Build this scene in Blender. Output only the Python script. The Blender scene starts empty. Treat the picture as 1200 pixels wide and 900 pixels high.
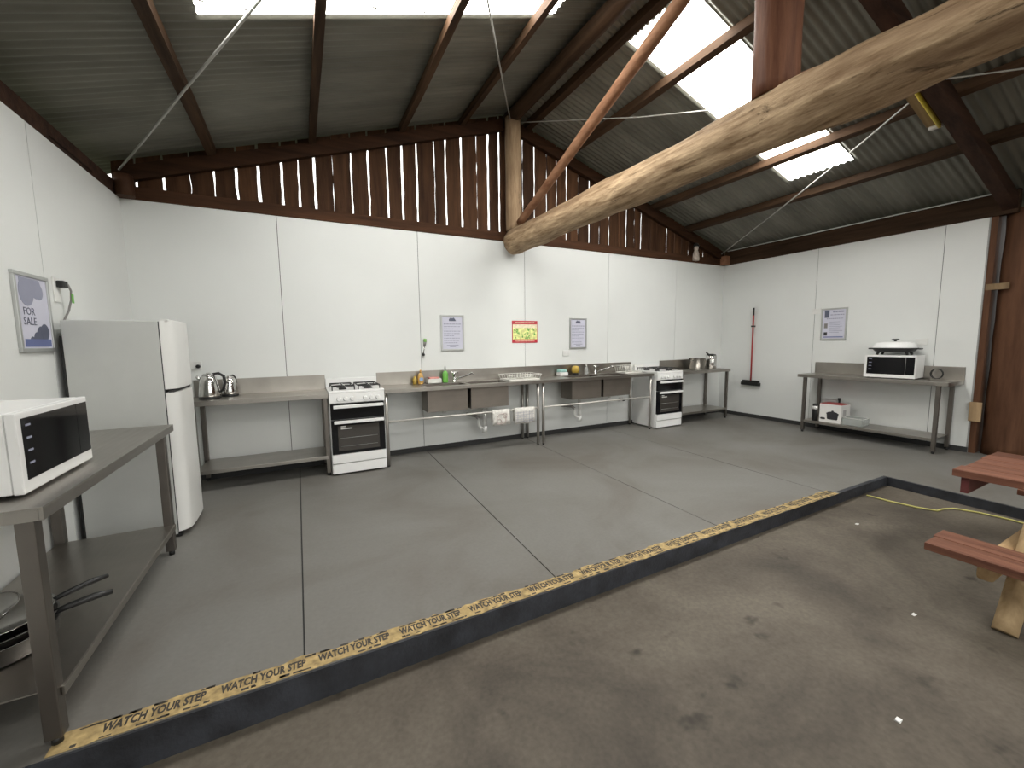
import bpy, bmesh, math, random
from mathutils import Vector, Matrix, noise
random.seed(7)
S = bpy.context.scene
C = S.collection
PI = math.pi

# ------------------------------------------------------------------ camera, world, lights, exposure
def set_camera():
    yaw, pitch, roll, h, f = .4748, .1026, -.0113, 1.3906, 481.1
    F = Vector((math.sin(yaw)*math.cos(pitch), math.cos(yaw)*math.cos(pitch), -math.sin(pitch)))
    Rt = Vector((math.cos(yaw), -math.sin(yaw), 0)); U = Rt.cross(F)
    R2 = math.cos(roll)*Rt + math.sin(roll)*U; U2 = -math.sin(roll)*Rt + math.cos(roll)*U
    cd = bpy.data.cameras.new('camera'); co = bpy.data.objects.new('camera', cd); C.objects.link(co)
    cd.sensor_fit = 'HORIZONTAL'; cd.sensor_width = 36; cd.lens = f/1200*36; cd.clip_start = .02; cd.clip_end = 300
    M = Matrix(((R2.x, U2.x, -F.x, 0), (R2.y, U2.y, -F.y, 0), (R2.z, U2.z, -F.z, h), (0, 0, 0, 1)))
    co.matrix_world = M; S.camera = co
set_camera()
S.view_settings.view_transform = 'Standard'; S.view_settings.look = 'None'
S.view_settings.exposure = 0.12; S.view_settings.gamma = 1; S.view_settings.use_curve_mapping = False
w = bpy.data.worlds.new('sky'); S.world = w; w.use_nodes = True
wn = w.node_tree.nodes; wl = w.node_tree.links
bg = wn['Background']; tc = wn.new('ShaderNodeTexCoord'); sx = wn.new('ShaderNodeSeparateXYZ'); rp = wn.new('ShaderNodeValToRGB')
wl.new(tc.outputs['Generated'], sx.inputs[0]); wl.new(sx.outputs['Z'], rp.inputs[0]); wl.new(rp.outputs[0], bg.inputs[0])
rp.color_ramp.elements[0].position = .0; rp.color_ramp.elements[0].color = (.90, .90, .86, 1)
rp.color_ramp.elements[1].position = .6; rp.color_ramp.elements[1].color = (1, .985, .95, 1)
bg.inputs[1].default_value = 2.1
SHEET_GLOW = 15.0        # glow given to the translucent roof sheets, standing in for daylight

# ------------------------------------------------------------------ materials
def nodes(name):
    m = bpy.data.materials.new(name); m.use_nodes = True
    return m, m.node_tree.nodes, m.node_tree.links, m.node_tree.nodes['Principled BSDF']
def rgba(c): return (c[0], c[1], c[2], 1)
def plain(name, col, rough=.5, metal=0, var=.06, scale=6, bump=0, emit=None, alpha=1, trans=0):
    m, N, L, P = nodes(name)
    t = N.new('ShaderNodeTexCoord'); n = N.new('ShaderNodeTexNoise'); n.inputs['Scale'].default_value = scale; n.inputs['Detail'].default_value = 5
    r = N.new('ShaderNodeValToRGB'); L.new(t.outputs['Object'], n.inputs[0]); L.new(n.outputs[0], r.inputs[0])
    r.color_ramp.elements[0].position = .3; r.color_ramp.elements[1].position = .7
    r.color_ramp.elements[0].color = rgba([c*(1-var) for c in col]); r.color_ramp.elements[1].color = rgba([min(1, c*(1+var)) for c in col])
    L.new(r.outputs[0], P.inputs['Base Color'])
    P.inputs['Roughness'].default_value = rough; P.inputs['Metallic'].default_value = metal
    if trans: P.inputs['Transmission Weight'].default_value = trans
    if alpha < 1: P.inputs['Alpha'].default_value = alpha
    if bump:
        b = N.new('ShaderNodeBump'); b.inputs['Strength'].default_value = bump; b.inputs['Distance'].default_value = .01
        n2 = N.new('ShaderNodeTexNoise'); n2.inputs['Scale'].default_value = scale*6; n2.inputs['Detail'].default_value = 6
        L.new(t.outputs['Object'], n2.inputs[0]); L.new(n2.outputs[0], b.inputs['Height']); L.new(b.outputs[0], P.inputs['Normal'])
    return m
def wood(name, c1, c2, axis='Z', rough=.7, fine=14, stretch=.08, bump=.35, c3=None, cracks=False):
    m, N, L, P = nodes(name)
    t = N.new('ShaderNodeTexCoord'); mp = N.new('ShaderNodeMapping'); L.new(t.outputs['Object'], mp.inputs[0])
    sc = [1, 1, 1]; sc['XYZ'.index(axis)] = stretch; mp.inputs['Scale'].default_value = sc
    n = N.new('ShaderNodeTexNoise'); n.inputs['Scale'].default_value = fine; n.inputs['Detail'].default_value = 9; n.inputs['Roughness'].default_value = .65
    L.new(mp.outputs[0], n.inputs[0])
    r = N.new('ShaderNodeValToRGB'); L.new(n.outputs[0], r.inputs[0])
    r.color_ramp.elements[0].position = .33; r.color_ramp.elements[1].position = .68
    r.color_ramp.elements[0].color = rgba(c1); r.color_ramp.elements[1].color = rgba(c2)
    oi = N.new('ShaderNodeObjectInfo'); hs = N.new('ShaderNodeHueSaturation'); mr = N.new('ShaderNodeMapRange')
    L.new(oi.outputs['Random'], mr.inputs[0]); mr.inputs['To Min'].default_value = .72; mr.inputs['To Max'].default_value = 1.25
    L.new(mr.outputs[0], hs.inputs['Value']); L.new(r.outputs[0], hs.inputs['Color'])
    out = hs.outputs[0]
    if c3:
        n3 = N.new('ShaderNodeTexNoise'); n3.inputs['Scale'].default_value = 2.2; n3.inputs['Detail'].default_value = 6; L.new(mp.outputs[0], n3.inputs[0])
        mp.inputs['Scale'].default_value = sc
        r3 = N.new('ShaderNodeValToRGB'); r3.color_ramp.elements[0].position = .52; r3.color_ramp.elements[1].position = .66
        r3.color_ramp.elements[0].color = (0, 0, 0, 1); r3.color_ramp.elements[1].color = (1, 1, 1, 1); L.new(n3.outputs[0], r3.inputs[0])
        mx = N.new('ShaderNodeMixRGB'); L.new(r3.outputs[0], mx.inputs[0]); L.new(out, mx.inputs[1]); mx.inputs[2].default_value = rgba(c3); out = mx.outputs[0]
    if cracks:
        mp2 = N.new('ShaderNodeMapping'); L.new(t.outputs['Object'], mp2.inputs[0]); sc2 = [1, 1, 1]; sc2['XYZ'.index(axis)] = .22; mp2.inputs['Scale'].default_value = sc2
        n4 = N.new('ShaderNodeTexNoise'); n4.inputs['Scale'].default_value = 9; n4.inputs['Detail'].default_value = 7; n4.inputs['Roughness'].default_value = .7; n4.inputs['Distortion'].default_value = 1.2; L.new(mp2.outputs[0], n4.inputs[0])
        r4 = N.new('ShaderNodeValToRGB'); r4.color_ramp.elements[0].position = .60; r4.color_ramp.elements[1].position = .68; r4.color_ramp.elements[0].color = (0, 0, 0, 1); r4.color_ramp.elements[1].color = (.85, .85, .85, 1); L.new(n4.outputs[0], r4.inputs[0])
        m4 = N.new('ShaderNodeMixRGB'); L.new(r4.outputs[0], m4.inputs[0]); L.new(out, m4.inputs[1]); m4.inputs[2].default_value = rgba([c*.35 for c in c1]); out = m4.outputs[0]
    L.new(out, P.inputs['Base Color']); P.inputs['Roughness'].default_value = rough; P.inputs['Specular IOR Level'].default_value = .12
    b = N.new('ShaderNodeBump'); b.inputs['Strength'].default_value = bump; b.inputs['Distance'].default_value = .012
    L.new(n.outputs[0], b.inputs['Height']); L.new(b.outputs[0], P.inputs['Normal'])
    return m
def steel(name, col, rough=.3, streak='X', metal=1):
    m, N, L, P = nodes(name)
    t = N.new('ShaderNodeTexCoord'); mp = N.new('ShaderNodeMapping'); L.new(t.outputs['Object'], mp.inputs[0])
    sc = [1, 1, 1]; sc['XYZ'.index(streak)] = .04; mp.inputs['Scale'].default_value = sc
    n = N.new('ShaderNodeTexNoise'); n.inputs['Scale'].default_value = 60; n.inputs['Detail'].default_value = 4; L.new(mp.outputs[0], n.inputs[0])
    mr = N.new('ShaderNodeMapRange'); L.new(n.outputs[0], mr.inputs[0]); mr.inputs['To Min'].default_value = rough*.75; mr.inputs['To Max'].default_value = rough*1.3
    L.new(mr.outputs[0], P.inputs['Roughness']); P.inputs['Metallic'].default_value = metal
    n2 = N.new('ShaderNodeTexNoise'); n2.inputs['Scale'].default_value = 3; n2.inputs['Detail'].default_value = 6; L.new(t.outputs['Object'], n2.inputs[0])
    r = N.new('ShaderNodeValToRGB'); r.color_ramp.elements[0].position = .35; r.color_ramp.elements[1].position = .65
    r.color_ramp.elements[0].color = rgba([c*.82 for c in col]); r.color_ramp.elements[1].color = rgba(col)
    L.new(n2.outputs[0], r.inputs[0]); L.new(r.outputs[0], P.inputs['Base Color'])
    return m
def floor_mat(name, base, dark, light, sc1, p0, p1, rough, specks=True, bump=.2, gloss=.5):
    m, N, L, P = nodes(name)
    t = N.new('ShaderNodeTexCoord')
    n = N.new('ShaderNodeTexNoise'); n.inputs['Scale'].default_value = sc1; n.inputs['Detail'].default_value = 8; n.inputs['Roughness'].default_value = .6; n.inputs['Distortion'].default_value = .6
    L.new(t.outputs['Object'], n.inputs[0])
    r = N.new('ShaderNodeValToRGB'); L.new(n.outputs[0], r.inputs[0])
    r.color_ramp.elements[0].position = p0; r.color_ramp.elements[0].color = rgba(dark)
    r.color_ramp.elements[1].position = p1; r.color_ramp.elements[1].color = rgba(light)
    e = r.color_ramp.elements.new((p0+p1)/2); e.color = rgba(base)
    n2 = N.new('ShaderNodeTexNoise'); n2.inputs['Scale'].default_value = 45; n2.inputs['Detail'].default_value = 6; L.new(t.outputs['Object'], n2.inputs[0])
    mx = N.new('ShaderNodeMixRGB'); mx.blend_type = 'OVERLAY'; mx.inputs[0].default_value = .35 if specks else .12
    L.new(r.outputs[0], mx.inputs[1]); L.new(n2.outputs[0], mx.inputs[2])
    out = mx.outputs[0]
    if specks:
        n3 = N.new('ShaderNodeTexNoise'); n3.inputs['Scale'].default_value = 5.5; n3.inputs['Detail'].default_value = 3; L.new(t.outputs['Object'], n3.inputs[0])
        r3 = N.new('ShaderNodeValToRGB'); L.new(n3.outputs[0], r3.inputs[0])
        r3.color_ramp.elements[0].position = .67; r3.color_ramp.elements[0].color = (0, 0, 0, 1); r3.color_ramp.elements[1].position = .76; r3.color_ramp.elements[1].color = (.75, .75, .75, 1)
        m2 = N.new('ShaderNodeMixRGB'); L.new(r3.outputs[0], m2.inputs[0]); L.new(out, m2.inputs[1]); m2.inputs[2].default_value = rgba([c*.45 for c in dark]); out = m2.outputs[0]
    L.new(out, P.inputs['Base Color']); P.inputs['Roughness'].default_value = rough; P.inputs['Specular IOR Level'].default_value = gloss
    b = N.new('ShaderNodeBump'); b.inputs['Strength'].default_value = bump; b.inputs['Distance'].default_value = .004
    L.new(n2.outputs[0], b.inputs['Height']); L.new(b.outputs[0], P.inputs['Normal'])
    return m

M = {}
M['panel'] = plain('white_panel', (.715, .73, .715), .42, var=.025, scale=1.2)
M['panel_edge'] = plain('panel_edge', (.30, .30, .29), .5)
M['joint'] = plain('joint_dark', (.04, .04, .04), .8)
M['baseboard'] = plain('baseboard_dark', (.03, .03, .03), .7)
M['slab'] = floor_mat('grey_painted_slab', (.160, .154, .140), (.125, .113, .098), (.182, .178, .166), .9, .3, .7, .5, specks=False, bump=.12, gloss=.35)
M['low_floor'] = floor_mat('worn_brown_concrete', (.092, .077, .060), (.040, .033, .026), (.136, .117, .092), 1.1, .3, .68, .62, bump=.5, gloss=.3)
M['curb'] = plain('curb_paint', (.022, .024, .030), .6, var=.5, scale=9, bump=.3)
M['tape'] = plain('yellow_tape', (.36, .26, .115), .85, var=.42, scale=26)
M['tape_black'] = plain('tape_print', (.035, .03, .025), .7)
M['grass'] = plain('grass', (.045, .055, .025), .95, var=.4)
M['bark'] = plain('bark', (.06, .045, .03), .95, var=.4)
M['foliage'] = plain('foliage', (.035, .06, .015), .95, var=.5)
M['wood_dark'] = wood('dark_red_boards', (.032, .014, .007), (.092, .043, .020), 'Z')
M['wood_dark_x'] = wood('dark_rail', (.028, .013, .007), (.070, .031, .015), 'X')
M['wood_dark_y'] = wood('dark_purlin', (.028, .016, .009), (.085, .048, .027), 'Y')
M['rafter'] = wood('dark_rafter', (.022, .012, .009), (.055, .028, .018), 'X')
M['log_y'] = wood('peeled_log', (.17, .105, .055), (.52, .38, .24), 'Y', fine=26, stretch=.14, c3=(.17, .105, .06), bump=1.0, cracks=True)
M['log_z'] = wood('peeled_post', (.26, .17, .10), (.44, .31, .19), 'Z', fine=22, stretch=.12, bump=.7, cracks=True)
M['post_red'] = wood('red_post', (.075, .030, .017), (.155, .070, .040), 'Z', fine=16, stretch=.1, rough=.55)
M['post_brown'] = wood('brown_post', (.055, .025, .014), (.120, .058, .032), 'Z', fine=10, stretch=.1, rough=.6)
M['post_pale'] = wood('pale_post', (.10, .065, .04), (.26, .21, .14), 'Z', fine=5, stretch=.4)
M['brace'] = wood('brace_pole', (.15, .070, .038), (.29, .16, .095), 'Y', fine=18, stretch=.1)
M['strut'] = wood('strut_pole', (.20, .09, .05), (.38, .20, .12), 'X', fine=18, stretch=.1)
M['picnic'] = wood('red_oiled_plank', (.105, .045, .030), (.215, .100, .066), 'Y', fine=20, stretch=.06, rough=.55)
M['maroon'] = plain('maroon_paint', (.10, .022, .022), .5, var=.2)
M['pine'] = wood('pale_pine', (.40, .27, .14), (.66, .48, .28), 'Z', fine=14, stretch=.15)
M['pine_x'] = wood('pale_pine_x', (.30, .19, .10), (.50, .35, .19), 'X', fine=14, stretch=.15)
M['steel'] = steel('stainless', (.42, .395, .36), .33, 'X')
M['steel_dark'] = steel('stainless_leg', (.22, .20, .18), .40, 'Z')
M['tube_leg'] = plain('tube_leg', (.42, .40, .37), .3, .75)
M['rail'] = plain('satin_tube', (.56, .54, .50), .35, .25)
M['steel_pol'] = steel('polished_steel', (.72, .71, .69), .14, 'Z')
M['bowl'] = steel('bowl_steel', (.27, .24, .21), .5, 'X')
M['chrome'] = plain('chrome', (.75, .75, .74), .1, 1)
M['pan_dark'] = steel('scorched_pan', (.22, .21, .20), .35, 'X')
M['white'] = plain('white_enamel', (.80, .80, .79), .25, var=.01)
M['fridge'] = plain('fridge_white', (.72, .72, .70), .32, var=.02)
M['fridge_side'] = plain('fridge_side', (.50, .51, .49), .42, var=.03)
M['black'] = plain('black_plastic', (.012, .012, .012), .45)
M['glass_black'] = plain('black_glass', (.006, .006, .007), .08); M['glass_black'].node_tree.nodes['Principled BSDF'].inputs['Specular IOR Level'].default_value = .25
M['oven_glass'] = plain('oven_window', (.050, .045, .040), .1)
M['iron'] = plain('cast_iron', (.02, .02, .02), .6)
M['rubber'] = plain('rubber', (.03, .03, .03), .8)
M['gap'] = plain('dark_gap', (.05, .05, .05), .8)
M['pvc'] = plain('white_pvc', (.70, .70, .68), .35)
M['grey_pvc'] = plain('grey_pipe', (.22, .21, .20), .5)
M['alu'] = plain('aluminium_frame', (.50, .51, .50), .35, .8)
M['paper'] = plain('paper', (.58, .58, .68), .5, var=.04)
M['ink'] = plain('ink', (.28, .29, .38), .6)
M['ink_dark'] = plain('ink_dark', (.10, .11, .16), .6)
M['ink_blue'] = plain('ink_blue', (.13, .16, .33), .6)
M['ink_black'] = plain('ink_black', (.025, .025, .03), .6)
M['red'] = plain('sign_red', (.48, .03, .05), .45)
M['broom_red'] = plain('broom_red', (.40, .03, .03), .4)
M['sign_mid'] = plain('sign_photo', (.72, .74, .30), .5, var=.3, scale=30)
M['sign_green'] = plain('sign_green', (.20, .42, .10), .5, var=.4, scale=30)
M['sign_cream'] = plain('sign_cream', (.80, .72, .52), .5, var=.15, scale=30)
M['yellow'] = plain('yellow_edge', (.55, .43, .03), .5)
M['tan'] = wood('tan_cover', (.20, .13, .06), (.33, .23, .12), 'X')
M['tan_block'] = wood('tan_block', (.24, .16, .09), (.40, .28, .16), 'Z')
M['cable'] = plain('galvanised_cable', (.42, .41, .38), .5, .4)
M['green_liquid'] = plain('green_soap', (.16, .45, .08), .2)
M['orange'] = plain('orange_bottle', (.60, .35, .10), .35)
M['label_blue'] = plain('blue_label', (.25, .38, .58), .4)
M['pink'] = plain('pink_sponge', (.65, .28, .24), .8)
M['teal'] = plain('teal_pack', (.35, .60, .55), .6)
M['gold'] = plain('gold_tin', (.50, .34, .06), .35)
M['clear'] = plain('clear_plastic', (.75, .78, .76), .15, trans=.7)
M['wire'] = plain('white_wire', (.78, .77, .72), .35)
M['towel'] = plain('towel_cloth', (.66, .64, .60), .9, var=.15, scale=40, bump=.3)
M['towel_pat'] = plain('towel_pattern', (.52, .42, .40), .9, var=.3, scale=30)
M['card'] = plain('white_card', (.74, .73, .71), .5)
M['card_grey'] = plain('grey_card', (.40, .39, .38), .6)
M['rope'] = plain('yellow_rope', (.50, .46, .15), .7)
M['ceramic'] = plain('pale_figurine', (.50, .42, .36), .5, var=.25, scale=20)
M['lamp_end'] = plain('lamp_end', (.6, .58, .55), .4)
M['leaf'] = plain('leaf_litter', (.05, .035, .02), .9)
def roof_mats():
    m, N, L, P = nodes('galvanised_sheet')
    t = N.new('ShaderNodeTexCoord'); n = N.new('ShaderNodeTexNoise'); n.inputs['Scale'].default_value = 2.5; n.inputs['Detail'].default_value = 8
    mp = N.new('ShaderNodeMapping'); mp.inputs['Scale'].default_value = (.3, 1.5, 1); L.new(t.outputs['Object'], mp.inputs[0]); L.new(mp.outputs[0], n.inputs[0])
    r = N.new('ShaderNodeValToRGB'); r.color_ramp.elements[0].position = .3; r.color_ramp.elements[1].position = .7
    r.color_ramp.elements[0].color = (.125, .120, .096, 1); r.color_ramp.elements[1].color = (.225, .218, .182, 1)
    L.new(n.outputs[0], r.inputs[0]); L.new(r.outputs[0], P.inputs['Base Color'])
    P.inputs['Roughness'].default_value = .55; P.inputs['Metallic'].default_value = .25
    M['sheet'] = m
    m = bpy.data.materials.new('glowing_sheet'); m.use_nodes = True; N = m.node_tree.nodes; L = m.node_tree.links
    N.remove(N['Principled BSDF']); o = N['Material Output']
    tr = N.new('ShaderNodeBsdfTranslucent'); tr.inputs[0].default_value = (.95, .97, .95, 1)
    df = N.new('ShaderNodeBsdfTransparent'); df.inputs[0].default_value = (.95, .97, .95, 1)
    mx = N.new('ShaderNodeMixShader'); mx.inputs[0].default_value = .35; L.new(tr.outputs[0], mx.inputs[1]); L.new(df.outputs[0], mx.inputs[2])
    em = N.new('ShaderNodeEmission'); em.inputs[0].default_value = (1, .985, .94, 1); em.inputs[1].default_value = SHEET_GLOW  # the sheet itself emits, in place of daylight from above
    ad = N.new('ShaderNodeAddShader'); L.new(mx.outputs[0], ad.inputs[0]); L.new(em.outputs[0], ad.inputs[1]); L.new(ad.outputs[0], o.inputs[0])
    M['skylight'] = m
roof_mats()

# ------------------------------------------------------------------ geometry helpers
def box(bm, x0, x1, y0, y1, z0, z1, bev=0, rot=None, jit=0):
    t = bmesh.new()
    bmesh.ops.create_cube(t, size=1)
    for v in t.verts:
        v.co = Vector((x0+(v.co.x+.5)*(x1-x0), y0+(v.co.y+.5)*(y1-y0), z0+(v.co.z+.5)*(z1-z0)))
        if jit: v.co += Vector([random.uniform(-jit, jit) for _ in range(3)])
    if bev: bmesh.ops.bevel(t, geom=list(t.edges), offset=bev, segments=2, affect='EDGES', profile=.6)
    if rot: bmesh.ops.transform(t, matrix=rot, verts=t.verts)
    me = bpy.data.meshes.new('t'); t.to_mesh(me); t.free(); bm.from_mesh(me); bpy.data.meshes.remove(me)
    return bm
def B(*a, **k):
    bm = bmesh.new(); box(bm, *a, **k); return bm
def tube(bm, pts, r, seg=10, rough=0, cap=True, seed=0, nscale=3):
    pts = [Vector(p) for p in pts]; n = len(pts); rs = r if isinstance(r, (list, tuple)) else [r]*n
    rings = []
    up = None
    for i, p in enumerate(pts):
        d = (pts[min(i+1, n-1)]-pts[max(i-1, 0)]).normalized()
        if up is None:
            up = Vector((0, 0, 1)) if abs(d.z) < .9 else Vector((1, 0, 0))
        a = d.cross(up).normalized(); up = a.cross(d).normalized(); b = up
        ring = []
        for k in range(seg):
            t = 2*PI*k/seg; rr = rs[i]
            q = a*math.cos(t)+b*math.sin(t)
            if rough:
                rr *= 1+rough*noise.noise(Vector((q.x*1.3+seed, q.y*1.3, q.z*1.3))*1.2+p*nscale)
            ring.append(bm.verts.new(p+q*rr))
        rings.append(ring)
    for i in range(n-1):
        for k in range(seg):
            f = bm.faces.new((rings[i][k], rings[i][(k+1) % seg], rings[i+1][(k+1) % seg], rings[i+1][k])); f.smooth = True
    if cap:
        bm.faces.new(rings[0][::-1]); bm.faces.new(rings[-1])
    return bm
def T(*a, **k):
    bm = bmesh.new(); tube(bm, *a, **k); return bm
def line(a, b, n): 
    a = Vector(a); b = Vector(b); return [a.lerp(b, i/(n-1)) for i in range(n)]
def lathe(bm, prof, c=(0, 0, 0), seg=28, sx=1, sy=1, sq=0):
    c = Vector(c); rings = []
    for r, z in prof:
        ring = []
        for k in range(seg):
            t = 2*PI*k/seg; cx, cy = math.cos(t), math.sin(t)
            if sq:
                m_ = max(abs(cx), abs(cy)); f_ = (1-sq)+sq/m_; cx *= f_; cy *= f_
            ring.append(bm.verts.new(c+Vector((max(r, 1e-4)*cx*sx, max(r, 1e-4)*cy*sy, z))))
        rings.append(ring)
    for i in range(len(rings)-1):
        for k in range(seg):
            f = bm.faces.new((rings[i][k], rings[i][(k+1) % seg], rings[i+1][(k+1) % seg], rings[i+1][k])); f.smooth = True
    bm.faces.new(rings[0][::-1]); bm.faces.new(rings[-1])
    return bm
def LA(*a, **k):
    bm = bmesh.new(); lathe(bm, *a, **k); return bm
def prism(bm, poly, axis, a0, a1):
    def P3(p, a):
        return {'X': (a, p[0], p[1]), 'Y': (p[0], a, p[1]), 'Z': (p[0], p[1], a)}[axis]
    v0 = [bm.verts.new(P3(p, a0)) for p in poly]; v1 = [bm.verts.new(P3(p, a1)) for p in poly]; n = len(poly)
    bm.faces.new(v0); bm.faces.new(v1[::-1])
    for i in range(n): bm.faces.new((v0[i], v1[i], v1[(i+1) % n], v0[(i+1) % n]))
    bmesh.ops.recalc_face_normals(bm, faces=bm.faces)
    return bm
def PR(*a):
    bm = bmesh.new(); prism(bm, *a); return bm
def obj(name, bm, mat, parent=None, label=None, smooth=False):
    me = bpy.data.meshes.new(name)
    bmesh.ops.recalc_face_normals(bm, faces=bm.faces)
    bm.to_mesh(me); bm.free()
    me.materials.append(M[mat] if isinstance(mat, str) else mat)
    o = bpy.data.objects.new(name, me); C.objects.link(o)
    if parent: o.parent = parent
    if label: o['label'] = label
    return o
def thing(name, label, cat, loc=(0, 0, 0), rz=0, group=None):
    o = bpy.data.objects.new(name, None); C.objects.link(o); o.empty_display_size = .1
    o.location = loc; o.rotation_euler = (0, 0, rz); o['label'] = label; o['category'] = cat
    if group: o['group'] = group
    return o
def tag(o, label, cat, group=None, loc=None, rz=None):
    o['label'] = label; o['category'] = cat
    if group: o['group'] = group
    if loc: o.location = loc
    if rz is not None: o.rotation_euler = (0, 0, rz)
    return o
def struct(name, bm=None, mat=None):
    if bm is None:
        o = bpy.data.objects.new(name, None); C.objects.link(o)
    else: o = obj(name, bm, mat)
    o['kind'] = 'structure'; return o
def dup(root, loc=None, rz=None, label=None, group=None):
    def cp(o, parent):
        c = o.copy(); C.objects.link(c); c.parent = parent
        for ch in [x for x in list(o.children)]: cp(ch, c)
        return c
    r = cp(root, None)
    if loc: r.location = loc
    if rz is not None: r.rotation_euler = (0, 0, rz)
    if label: r['label'] = label
    if group: r['group'] = group
    return r
def text_mesh(name, s, size, mat, parent, M4, bold=0, label=None):
    cu = bpy.data.curves.new(name, 'FONT'); cu.body = s; cu.size = size; cu.align_x = 'CENTER'; cu.align_y = 'CENTER'; cu.extrude = .0004; cu.offset = bold; cu.resolution_u = 2
    to = bpy.data.objects.new(name, cu); C.objects.link(to)
    dg = bpy.context.evaluated_depsgraph_get(); me = bpy.data.meshes.new_from_object(to.evaluated_get(dg))
    bpy.data.objects.remove(to); bpy.data.curves.remove(cu)
    me.transform(M4); me.materials.clear(); me.materials.append(M[mat]); me.name = name
    o = bpy.data.objects.new(name, me); C.objects.link(o); o.parent = parent
    if label: o['label'] = label
    return o

# ------------------------------------------------------------------ room constants (metres)
D, XL, XR = 5.135, -1.391, 7.10
ZT = 2.744
XRIDGE, ZRIDGE = 2.64, 4.40
YC = 1.845                    # kitchen slab edge
ZLOW = -.14
def zl(x): return ZLOW+.011*max(min(x, 6), -2)
def roof_z(x): return ZRIDGE-.325*(XRIDGE-x) if x < XRIDGE else ZRIDGE-.308*(x-XRIDGE)

# ------------------------------------------------------------------ floors
def floors():
    fl = struct('floor')
    top = 0; th = .13
    js = [((-.071, 4.665), (-.059, 1.887)), ((1.379, 4.913), (1.267, 1.853)), ((2.800, 4.4), (2.704, 1.843)), ((4.25, 4.4), (4.178, 1.891))]
    def xj(j, y):
        (xa, ya), (xb, yb) = j; return xb+(xa-xb)*(y-yb)/(ya-yb)
    g = .004
    for i in range(5):
        y0, y1 = YC, D+.05
        l0, l1 = (XL-.05,)*2 if i == 0 else (xj(js[i-1], y0)+g, xj(js[i-1], y1)+g)
        r0, r1 = (5.16,)*2 if i == 4 else (xj(js[i], y0)-g, xj(js[i], y1)-g)
        bm = PR([(l0, y0), (r0, y0), (r1, y1), (l1, y1)], 'Z', top-th, top)
        obj('floor_slab', bm, 'slab', fl)
    bm = PR([(5.16, YC-.05), (5.16, D+.05), (9.5, D+.05), (9.5, -6), (5.02, -6), (5.11, .95)], 'Z', -th, 0)
    obj('floor_slab', bm, 'slab', fl)
    obj('joint_filler', B(XL-.05, 5.2, YC+.01, D, -.12, -.012), 'joint', fl)
    # dark painted face of the step
    cb = bmesh.new()
    prism(cb, [(XL-.1, YC-.012), (5.16, YC-.012), (5.16, YC+.001), (XL-.1, YC+.001)], 'Z', ZLOW-.03, -.001)
    prism(cb, [(5.148, YC), (5.098, .95), (5.008, -6), (5.02, -6), (5.11, .95), (5.16, YC)], 'Z', ZLOW-.01, -.001)
    obj('step_face', cb, 'curb', fl, label='dark blue black painted face of the floor step')
    cb = bmesh.new()
    prism(cb, [(5.148, YC-.012), (5.098, .95), (5.008, -6), (5.035, -6), (5.125, .95), (5.175, YC-.012)], 'Z', -.001, .002)
    prism(cb, [(4.28, YC-.012), (5.175, YC-.012), (5.175, YC+.025), (4.28, YC+.025)], 'Z', -.001, .002)
    obj('painted_edge', cb, 'curb', fl, label='dark painted margin along the step edge')
    bm = bmesh.new(); box(bm, -2, 6, -9, 2.2, -.35, 0)
    for v in bm.verts: v.co.z = zl(v.co.x)+(v.co.z if v.co.z < -.1 else 0)
    lf = struct('floor', bm, 'low_floor')
    struct('ground', B(-60, 60, -60, 60, -.8, ZLOW-.20), 'grass')
    # tape
    tp = thing('warning_tape', 'worn yellow safety tape lettered WATCH YOUR STEP along the step edge', 'tape', (0, 0, .002))
    n = 150; bm = bmesh.new(); lo, hi = [], []
    for i in range(n+1):
        x = -.85+(4.22+.85)*i/n
        wob = .010*noise.noise(Vector((x*6, 0, 3)))+.006*noise.noise(Vector((x*22, 5, 3)))
        taper = 1
        yb = 1.853-.0035*x
        lo.append((x, yb-.006+wob)); hi.append((x, yb+.088+.020*noise.noise(Vector((x*7, 9, 1)))+.014*noise.noise(Vector((x*25, 2, 1)))))
    vl = [bm.verts.new((a, b, 0)) for a, b in lo]; vh = [bm.verts.new((a, b, 0)) for a, b in hi]
    v2l = [bm.verts.new((a, b, .0008)) for a, b in lo]; v2h = [bm.verts.new((a, b, .0008)) for a, b in hi]
    for i in range(n):
        bm.faces.new((v2l[i], v2l[i+1], v2h[i+1], v2h[i])); bm.faces.new((vl[i], vl[i+1], v2l[i+1], v2l[i])); bm.faces.new((v2h[i], v2h[i+1], vh[i+1], vh[i]))
    obj('tape_strip', bm, 'tape', tp)
    base = None
    for k in range(14):
        x = -.565+.357*k
        mt = Matrix.Translation((x, 1.899-.0035*x, .0011))
        if base is None:
            base = text_mesh('lettering', 'WATCH YOUR STEP', .042, 'tape_black', tp, Matrix.Identity(4), bold=.0016)
            base.data.transform(Matrix.Diagonal((.80, 1.42, 1, 1))); o = base
        else:
            o = base.copy(); C.objects.link(o); o.parent = tp
        o.location = mt.translation
    # black stripes patches along tape edges (printed hazard flecks)
    bm = bmesh.new()
    for k in range(230):
        x = random.uniform(-.8, 4.2); e = random.choice((0, 1)); y = 1.853-.0035*x+(.002 if e == 0 else .078)
        wd = random.uniform(.01, .04); box(bm, x, x+wd, y, y+random.uniform(.004, .013), .0009, .0012)
    o = obj('worn_fleck', bm, 'tape_black', tp); o['kind'] = 'stuff'
floors()

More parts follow.
